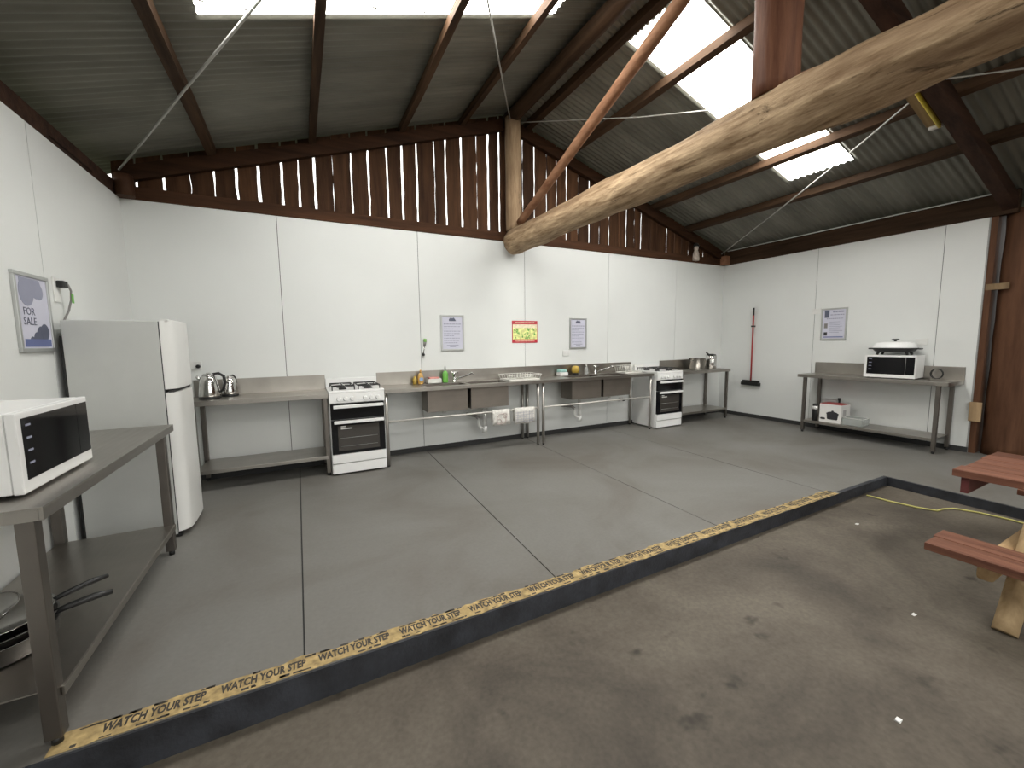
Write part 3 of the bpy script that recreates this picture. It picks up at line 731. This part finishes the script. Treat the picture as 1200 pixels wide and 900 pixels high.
def shelf_pans():
    bx, by, bz = -1.125, 2.26, .206
    t = thing('stock_pot', 'wide dull steel boiler at the bottom of the pan stack on the left shelf', 'pot', (bx, by, bz))
    obj('body', LA([(.155, 0), (.17, .012), (.175, .075), (.182, .078), (.172, .077), (.165, .015), (.01, .012)], seg=36), 'pan_dark', t)
    t = thing('saucepan', 'steel saucepan with black handle in the middle of the pan stack', 'pan', (bx+.008, by-.008, bz+.052))
    obj('body', LA([(.13, 0), (.15, .01), (.168, .055), (.174, .058), (.163, .056), (.145, .014), (.01, .01)], seg=36), 'pan_dark', t)
    obj('handle', T([(.158, .02, .048), (.20, .035, .056), (.27, .06, .062), (.325, .075, .060)], [.010, .013, .015, .010], seg=10), 'black', t)
    t = thing('frying_pan', 'shiny steel frying pan with black handle on top of the pan stack', 'pan', (bx-.006, by+.006, bz+.095))
    obj('body', LA([(.12, 0), (.14, .006), (.168, .035), (.175, .038), (.163, .036), (.135, .012), (.01, .010)], seg=36), 'steel_pol', t)
    obj('handle', T([(.150, .07, .032), (.19, .105, .038), (.25, .145, .046), (.29, .175, .044)], [.009, .012, .013, .009], seg=10), 'black', t)
    t = thing('colander', 'crumpled shiny steel colander leaning at the back of the pan stack', 'colander', (bx-.04, by-.02, bz+.128)); t.rotation_euler = (.12, -.1, 0)
    obj('body', LA([(.07, 0), (.10, .02), (.125, .045), (.13, .048), (.122, .045), (.095, .024), (.01, .008)], seg=36), 'steel_pol', t)
shelf_pans()

# ------------------------------------------------------------------ small things on the sink benches
HS = .881
def small_things():
    t = thing('soap_bottle', 'orange squeeze bottle with round blue label beside the pink sponge', 'bottle', (1.315, 5.04, HS))
    obj('body', LA([(.032, 0), (.036, .01), (.036, .09), (.026, .12), (.012, .14)], seg=18), 'orange', t); obj('cap', LA([(.012, .14), (.012, .165), (.005, .175)], seg=12), 'orange', t)
    obj('label_patch', T([(0, -.034, .06), (0, -.0385, .06)], .024, seg=16), 'label_blue', t)
    tag(obj('amber_bottle', LA([(.024, 0), (.026, .06), (.012, .085), (.010, .10)], seg=14), 'gold'), 'small brown bottle left of the orange squeeze bottle', 'bottle', loc=(1.243, 5.045, HS))
    t = thing('sponge_tray', 'white tray holding a pink sponge beside the green soap bottle', 'tray', (1.48, 5.03, HS))
    bm = B(-.085, .085, -.05, .05, 0, .006); box(bm, -.085, .085, -.05, -.045, 0, .06); box(bm, -.085, .085, .045, .05, 0, .06); box(bm, -.085, -.08, -.045, .045, 0, .06); box(bm, .08, .085, -.045, .045, 0, .06)
    obj('tray', bm, 'wire', t)
    tag(obj('sponge', B(-.065, .065, -.035, .035, 0, .07, bev=.008), 'pink'), 'pink sponge standing in the white tray', 'sponge', loc=(1.48, 5.03, HS+.008))
    t = thing('soap_bottle', 'green washing-up liquid bottle with clear pump right of the pink sponge', 'bottle', (1.635, 5.045, HS))
    obj('body', LA([(.033, 0), (.036, .01), (.036, .115), (.022, .14), (.013, .15)], seg=18), 'green_liquid', t); obj('cap', LA([(.013, .15), (.013, .175), (.006, .21)], seg=12), 'clear', t)
    def rack(label, loc, w_, d_, h_, n):
        t = thing('dish_rack', label, 'dish rack', loc)
        bm = bmesh.new(); q = .004
        for z, k in ((.015, .9), (h_, 1)):
            a, b = w_/2*k, d_/2*k; tube(bm, [(-a, -b, z), (a, -b, z), (a, b, z), (-a, b, z), (-a, -b, z)], q, seg=6, cap=False)
        for i in range(n+1):
            x = -w_/2+w_*i/n; tube(bm, [(x, -d_/2, h_), (x*.9, -d_/2*.9, .015), (x*.9, d_/2*.9, .015), (x, d_/2, h_)], q*.7, seg=5)
        obj('basket', bm, 'wire', t)
        bm = bmesh.new()
        for i in range(1, n):
            x = -w_*.42+w_*.84*i/n; tube(bm, [(x, -d_*.2, .02), (x, -d_*.2, h_*.9), (x, d_*.1, h_*.9), (x, d_*.1, .02)], q*.7, seg=5)
        o = obj('plate_prongs', bm, 'wire', t)
        bt = B(-w_*.46, w_*.46, -d_*.46, d_*.46, 0, .012, bev=.004); obj('drip_tray', bt, 'wire', t)
        return t
    rack('low white wire dish rack on the left sink bench', (2.62, 4.86, HS), .50, .30, .075, 12)
    rack('taller cream wire dish rack at the right end of the right sink bench', (4.62, 4.93, HS), .36, .25, .115, 9)
    t = thing('wipes_pack', 'teal and white pack of wipes on the right sink bench', 'packet', (3.43, 5.04, HS), .1)
    obj('packet', B(-.075, .075, -.05, .05, 0, .055, bev=.012), 'card', t); obj('top_flap', B(-.07, .05, -.045, .045, .055, .095, bev=.012, jit=.004), 'teal', t)
    t = thing('scourer_tub', 'golden yellow round tub on a black base on the right sink bench', 'tub', (3.665, 5.04, HS))
    obj('base', LA([(.045, 0), (.045, .03), (.042, .034)], seg=20), 'black', t); obj('body', LA([(.05, .034), (.06, .06), (.06, .10), (.045, .13), (.02, .14)], seg=20), 'gold', t)
    t = thing('soap_bottle', 'clear plastic bottle between the golden tub and the right tap', 'bottle', (3.87, 5.045, HS))
    obj('body', LA([(.028, 0), (.032, .01), (.03, .09), (.012, .12)], seg=16), 'clear', t); obj('cap', LA([(.014, .12), (.014, .14), (.005, .15)], seg=10), 'pvc', t)
    # towels over the rail (rail at y = D-.47, z .512)
    def towel(x0, x1, z0, label, pat):
        bm = bmesh.new(); y = D-.47; pf = []
        sect = [(-.020, z0), (-.021, .40), (-.020, .48), (-.015, .525), (0, .532), (.015, .525), (.020, .48), (.024, z0+.035)]
        nx = 10; g = []
        for i in range(nx+1):
            x = x0+(x1-x0)*i/nx; row = []
            for j, (dy, z) in enumerate(sect):
                wv = .005*math.sin(i*1.7+j)*(1 if z < .5 else 0)
                row.append(bm.verts.new((x+.004*noise.noise(Vector((z*9, i, 0))), y+dy+wv, z+(.006*math.sin(i*.8) if j in (0, 7) else 0))))
            g.append(row)
        for i in range(nx):
            for j in range(len(sect)-1):
                f = bm.faces.new((g[i][j], g[i+1][j], g[i+1][j+1], g[i][j+1])); f.smooth = True
        o = obj('tea_towel', bm, 'towel'); sd = o.modifiers.new('s', 'SOLIDIFY'); sd.thickness = .004; sd.offset = 1
        tag(o, label, 'towel', 'tea towels on the sink rail')
        bm = bmesh.new()
        if pat == 0:
            for (cx_, cz_, r_) in ((.5, .5, .28), (.35, .3, .14), (.7, .75, .12)):
                X = x0+(x1-x0)*cx_; Z = z0+(.50-z0)*cz_; R_ = r_*(x1-x0)
                tube(bm, [(X+R_*math.cos(a*PI/8), y-.0295, Z+R_*math.sin(a*PI/8)) for a in range(17)], .004, seg=5)
        else:
            for q in range(1, 7): 
                X = x0+(x1-x0)*q/7; box(bm, X, X+.003, y-.0295, y-.0275, z0+.015, .49)
            for q in range(1, 6):
                Z = z0+(.5-z0)*q/6; box(bm, x0+.01, x1-.01, y-.0295, y-.0275, Z, Z+.003)
        obj('printed_pattern', bm, 'towel_pat' if pat == 0 else 'ink', o)
    towel(2.11, 2.35, .335, 'left tea towel with a faded round print hanging on the sink rail', 0)
    towel(2.42, 2.72, .325, 'right tea towel with a fine checked pattern hanging on the sink rail', 1)
small_things()

# ------------------------------------------------------------------ wall items
def notice(label, loc, rz, w_, h_, style):
    t = thing('framed_notice', label, 'notice', loc, rz)     # local: back on y=0, faces -y, centred
    f = bmesh.new(); q = .022
    box(f, -w_/2, w_/2, -.018, 0, h_/2-q, h_/2, bev=.003); box(f, -w_/2, w_/2, -.018, 0, -h_/2, -h_/2+q, bev=.003)
    box(f, -w_/2, -w_/2+q, -.018, 0, -h_/2+q, h_/2-q, bev=.003); box(f, w_/2-q, w_/2, -.018, 0, -h_/2+q, h_/2-q, bev=.003)
    obj('frame', f, 'alu', t)
    p = obj('paper', B(-w_/2+q, w_/2-q, -.010, -.002, -h_/2+q, h_/2-q), 'paper', t)
    a, y = w_/2-q-.02, -.0108
    rr = random.Random(5)
    if style == 'rules':
        bm = bmesh.new(); z = h_/2-.12
        bars = [1, .9, .55, .95, .8, .6, .9, .8, .78]
        for i, b in enumerate(bars):
            x = -a
            while x < -a+2*a*b:
                l_ = rr.uniform(.012, .04); box(bm, x, min(x+l_, a), y, y+.0006, z-.004, z+(.004 if i else .007)); x += l_+.006
            z -= .030
        for b in (.7, .35): 
            box(bm, -a*b, a*b, y, y+.0006, z-.006, z+.002); z -= .018
        o = obj('text_lines', bm, 'ink', p); o['kind'] = 'stuff'
        bm = bmesh.new(); z = h_/2-.055
        prism(bm, [(-.045, z-.025), (-.045, z), (-.02, z+.018), (0, z+.01), (.02, z+.02), (.045, z-.01), (.05, z-.025)], 'Y', y, y+.0006)
        obj('emblem', bm, 'ink_dark', p)
    elif style == 'info':
        bm = bmesh.new(); box(bm, -a, -a+.06, y, y+.0006, h_/2-.14, h_/2-.03); obj('photo', bm, 'ink_dark', p)
        obj('photo', B(-a, -a+.045, y, y+.0006, -.06, .01), 'grey_pvc', p); obj('photo', B(-a, -a+.045, y, y+.0006, -h_/2+.065, -h_/2+.115), 'ink_black', p)
        bm = bmesh.new(); box(bm, -a, a, y, y+.0006, -h_/2+.035, -h_/2+.05); obj('footer', bm, 'ink_blue', p)
        bm = bmesh.new(); 
        for z, x0, x1, th in ((h_/2-.055, -.02, a, .011), (h_/2-.10, -.05, a, .006), (h_/2-.155, -a+.03, a-.01, .006)):
            x = x0
            while x < x1: l_ = rr.uniform(.012, .035); box(bm, x, min(x+l_, x1), y, y+.0006, z-th, z+th); x += l_+.006
        for k in range(8):
            z = .03-k*.022; box(bm, -a+.07, a-.01-rr.uniform(0, .05), y, y+.0006, z-.003, z+.003)
        o = obj('text_lines', bm, 'ink', p); o['kind'] = 'stuff'
    elif style == 'sale':
        def blob(pts_, mt, nm):
            bm = bmesh.new()
            for cx_, cz_, r_ in pts_:
                poly = []
                for k in range(20):
                    an = 2*PI*k/20; poly.append((max(-a-.008, min(a+.008, cx_+r_*math.cos(an))), max(-h_/2+.03, min(h_/2-.03, cz_+r_*1.1*math.sin(an)))))
                q_ = rr.uniform(0, .0003); prism(bm, poly, 'Y', y-q_, y+.0006)
            obj(nm, bm, mt, p)
        blob([(-.06, .12, .075), (.04, .15, .06), (-.02, .17, .07), (.07, .13, .045), (-.07, .19, .05)], 'ink', 'tree_print')
        blob([(.0, -.15, .035), (.05, -.13, .05), (-.05, -.165, .025), (.09, -.11, .045)], 'ink_dark', 'tree_print')
        bm = bmesh.new(); box(bm, -a+.01, a+.008, y-.0006, y, -h_/2+.03, -h_/2+.075); obj('ground_print', bm, 'ink_blue', p)
        R4 = Matrix.Rotation(PI/2, 4, 'X')
        for i, (s_, z_, sz) in enumerate((('FOR', .005, .062), ('SALE', -.052, .062))):
            text_mesh('lettering', s_, sz, 'ink_dark', p, Matrix.Translation((-.055, y-.0006, z_)) @ R4)
    return t
n1 = notice('framed rules notice above the left sink', (1.775, D, 1.515), 0, .315, .46, 'rules')
dup(n1, (3.775, D, 1.505), 0, 'framed rules notice above the right sink')
notice('framed notice with small photos beside the right wall switch', (XR, 3.29, 1.60), -PI/2, .335, .47, 'info')
notice('framed grey poster lettered FOR SALE on the left wall', (XL, 3.475, 1.59), PI/2, .36, .455, 'sale')
def red_sign():
    t = thing('sign', 'red bordered sign with green vegetable picture above the sinks', 'sign', (2.853, D, 1.528))
    b = obj('board', B(-.205, .205, -.006, 0, -.155, .155, bev=.002), 'red', t)
    obj('picture', B(-.195, .195, -.0075, -.006, -.105, .105), 'sign_mid', t)
    bm = bmesh.new(); rr = random.Random(3)
    for k in range(26):
        cx_, cz_ = rr.uniform(-.18, .16), rr.uniform(-.09, .04); w_, h_ = rr.uniform(.008, .03), rr.uniform(.004, .014); an = rr.uniform(0, PI)
        poly = [(cx_+w_*math.cos(u*PI/4)*math.cos(an)-h_*math.sin(u*PI/4)*math.sin(an), cz_+w_*math.cos(u*PI/4)*math.sin(an)+h_*math.sin(u*PI/4)*math.cos(an)) for u in range(8)]
        prism(bm, poly, 'Y', -.0082-k*.00001, -.0075)
    o = obj('vegetable_print', bm, 'sign_green', t); o['kind'] = 'stuff'
    obj('caption_band', B(-.195, .195, -.0084, -.0075, .055, .105), 'sign_cream', t)
    bm = bmesh.new()
    for z, h_ in ((.13, .006), (-.13, .005)):
        x = -.15
        while x < .15: l_ = rr.uniform(.008, .02); box(bm, x, x+l_, -.0068, -.006, z-h_, z+h_); x += l_+.005
    o = obj('text_lines', bm, 'sign_cream', t); o['kind'] = 'stuff'
red_sign()
def outlet(label, loc, rz, plug=True):
    t = thing('power_outlet', label, 'socket', loc, rz)
    obj('plate', B(-.06, .06, -.010, 0, -.04, .04, bev=.003), 'pvc', t)
    obj('switch', B(-.028, -.012, -.014, -.010, .008, .026), 'pvc', t); obj('switch', B(.012, .028, -.014, -.010, .008, .026), 'pvc', t)
    if plug: obj('plug', T([(.03, -.010, -.012), (.03, -.045, -.012)], [.02, .015], seg=12), 'black', t)
    return t
outlet('white power outlet with black plug behind the kettles', (-.95, D, 1.19), 0)
outlet('white power outlet on the right wall beside the framed notice', (XR, 3.53, 1.80), -PI/2, False)
outlet('small white outlet above the yellow tub on the back wall', (3.56, D, 1.21), 0, False)
outlet('white power outlet behind the electric frypan', (XR, 2.30, 1.33), -PI/2, False)
outlet('white outlet with black plug low behind the right sink legs', (4.66, D, .43), 0)
t = thing('refrigerator_plug', 'black plug and hanging lead on the left wall above the fridge', 'plug', (XL, 3.79, 1.78), PI/2)
obj('plate', B(-.05, .03, -.01, 0, -.10, .06, bev=.003), 'pvc', t); obj('plug_body', B(-.03, .03, -.05, -.01, -.005, .04, bev=.008), 'black', t)
obj('lead', T([(.02, -.05, .02), (.04, -.055, -.02), (.04, -.05, -.08), (.035, -.035, -.15), (.03, -.010, -.21), (.03, -.009, -.6)], .006, seg=8), 'grey_pvc', t); obj('tag', B(.03, .055, -.06, -.057, -.10, -.04), 'green_liquid', t, label='small green tag')
t = thing('gas_lighter', 'green handled gas lighter hanging left of the left notice', 'lighter', (1.385, D, 1.30))
obj('handle', T([(.02, -.02, .11), (.012, -.02, .05)], [.018, .013], seg=10), 'grey_pvc', t); obj('grip_cap', T([(.024, -.02, .14), (.02, -.02, .10)], .019, seg=10), M['green_liquid'] if False else 'sign_green', t)
obj('barrel', T([(.012, -.02, .05), (-.006, -.02, -.05)], .006, seg=8), 'steel_pol', t); obj('hook', T([(-.004, 0, -.06), (-.004, -.03, -.06)], .016, seg=10), 'black', t); obj('lower_tip', T([(-.006, -.02, -.04), (-.01, -.02, -.07)], .012, seg=8), 'black', t)
# broom hanging on the right wall
t = thing('broom', 'red handled broom with black head hanging on the right wall', 'broom', (XR-.035, 4.50, 0))
obj('handle', T([(0, .0, .66), (.005, .008, 1.90)], .0125, seg=12), 'broom_red', t); obj('grip_end', T([(.005, .008, 1.80), (.005, .008, 1.93)], .014, seg=12), 'rubber', t)
obj('head', B(-.022, .022, -.15, .15, .625, .665, bev=.008), 'black', t); obj('bristles', B(-.028, .028, -.165, .165, .575, .627, bev=.004, jit=.004), 'black', t); obj('clip', B(-.02, .03, -.02, .03, 1.60, 1.625), 'black', t)

# ------------------------------------------------------------------ things on the right bench shelf
ZS = .186
def right_shelf():
    t = thing('cooker_box', 'white cardboard box with a red top showing a black slow cooker', 'box', (6.70, 3.215, ZS), -PI/2)
    obj('carton', B(0, .27, 0, .24, 0, .262, bev=.002), 'card', t); obj('top_face', B(.0, .27, 0, .24, .262, .266), 'broom_red', t, label='red printed top')
    obj('side_print', B(.2705, .2715, .05, .13, .08, .19), 'card_grey', t)
    pic = LA([(.058, .075), (.065, .085), (.072, .15), (.078, .155), (.078, .165), (.05, .182), (.015, .19), (.012, .205)], seg=20)
    bmesh.ops.transform(pic, matrix=Matrix.Translation((.165, -.001, -.03)) @ Matrix.Diagonal((1, .015, 1, 1)), verts=pic.verts)
    obj('pot_print', pic, 'ink_black', t, label='printed picture of a black slow cooker')
    pic = LA([(.01, .045), (.03, .05), (.034, .065), (.02, .075)], seg=14); bmesh.ops.transform(pic, matrix=Matrix.Translation((.045, -.001, -.01)) @ Matrix.Diagonal((1, .02, 1, 1)), verts=pic.verts); obj('dish_print', pic, 'ink_black', t)
    t = thing('spray_can', 'black canister with a white band standing left of the slow cooker box', 'can', (6.70, 3.275, ZS))
    obj('body', LA([(.033, 0), (.033, .20), (.03, .205)], seg=18), 'black', t); obj('band', LA([(.0338, .17), (.0338, .215)], seg=18), 'card', t); obj('cap', LA([(.031, .205), (.031, .245), (.024, .25)], seg=18), 'black', t)
    t = thing('appliance', 'grey small appliance half hidden behind the slow cooker box', 'appliance', (7.005, 3.20, ZS))
    obj('body', B(-.05, .05, -.08, .12, 0, .30, bev=.015), 'card_grey', t); obj('handle', B(-.012, .012, -.10, -.07, .20, .33, bev=.006), 'black', t)
    t = thing('storage_tub', 'clear plastic tub with odds and ends right of the slow cooker box', 'tub', (6.70, 2.70, ZS))
    bm = B(0, .20, 0, .23, 0, .004); 
    for a in ((0, .20, 0, .003), (0, .20, .227, .23)): box(bm, a[0], a[1], a[2], a[3], .004, .10)
    box(bm, 0, .003, .003, .227, .004, .10); box(bm, .197, .20, .003, .227, .004, .10)
    obj('tub', bm, 'clear', t); obj('rim', T([(0, 0, .10), (.20, 0, .10), (.20, .23, .10), (0, .23, .10), (0, 0, .10)], .004, seg=6), 'pvc', t)
    tag(obj('wooden_spoon', T([(6.72, 2.72, ZS+.02), (6.88, 2.90, ZS+.05)], [.012, .006], seg=8), 'tan'), 'wooden utensil lying in the clear tub', 'utensil')
    t = thing('coiled_lead', 'coiled black power cord behind the right microwave', 'cord', (7.0, 2.10, .864))
    obj('coil', T([(.0+.0*k, .05*math.cos(k*.55), .075+.065*math.sin(k*.55)+.0) if False else (.02*math.sin(k*.2), .055*math.cos(k*.55), .072+.062*math.sin(k*.55)) for k in range(36)], .0045, seg=6), 'black', t)
right_shelf()

# ------------------------------------------------------------------ picnic table
def picnic():
    t = thing('picnic_table', 'red-brown picnic table with attached plank benches and pale log legs', 'picnic table', (3.853, .93, zl(3.82)))
    t.rotation_euler = (0, -math.atan(.011), 0)
    zt = .60-zl(3.82); y0, y1 = -1.85, 0
    def plank(x0, x1, z, th=.042, ya=0):
        o = obj('plank', B(x0, x1, y0, y1+ya, z-th, z, bev=.004), 'picnic', t)
    for i in range(5): plank(-.375+i*.151, -.375+i*.151+.141, zt, ya=random.uniform(-.012, .006))
    zb = .30-zl(3.82)
    for s in (-1, 1):
        for i in range(2):
            a = s*(.77 if s > 0 else .77)-.14+i*.143 ; plank(a, a+.133, zb, .04, ya=-.055+random.uniform(-.008, .008))
    for yy in (-.33, -1.5):
        obj('bearer', B(-.80, .80, yy+.035, yy+.10, zb-.15, zb-.04, bev=.02), 'pine_x', t)
        for s in (-1, 1):
            obj('leg', T(line((s*.76, yy-.01, 0), (s*.28, yy-.01, zt-.045), 8), .045, seg=14, rough=.08), 'pine', t)
    obj('apron', B(-.35, .35, -.065, -.03, zt-.14, zt-.043, bev=.004), 'maroon', t, label='maroon painted end board under the top')
    obj('apron', B(-.33, .33, -1.7, -1.66, zt-.155, zt-.043, bev=.004), 'maroon', t)
picnic()
# rope and scraps on the lower floor
pts = [(4.655, 1.795), (4.66, 1.62), (4.69, 1.45), (4.74, 1.34), (4.83, 1.33), (4.92, 1.29), (4.98, 1.16), (5.0, 1.0), (4.98, .8), (5.0, .3), (5.05, -.4)]
tag(obj('rope', T([(x, y, zl(x)+.008) for x, y in pts], .007, seg=8), 'rope'), 'thin yellow cord lying on the brown floor by the picnic table', 'cord')
for (x, y, l) in ((3.894, 1.549, 'tiny white paper scrap near the step on the brown floor'), (2.882, .863, 'white paper scrap on the brown floor left of the picnic bench'), (2.02, .62, 'white paper scrap on the brown floor at the bottom edge of the view')):
    tag(obj('paper_scrap', B(-.014, .012, -.008, .01, 0, .006, jit=.003), 'card'), l, 'scrap', loc=(x, y, zl(x)))
# pale figurine on the rail in the right corner
t = thing('figurine', 'small pale figurine with a dark cap on the rail near the right corner', 'figurine', (6.275, 5.09, 2.742+.12))
obj('body', LA([(.055, -.09), (.06, -.05), (.05, .03), (.03, .085), (.04, .12), (.035, .155), (.01, .17)], seg=16), 'ceramic', t); obj('cap', LA([(.05, .15), (.055, .16), (.03, .20), (.01, .21)], seg=14), 'black', t)
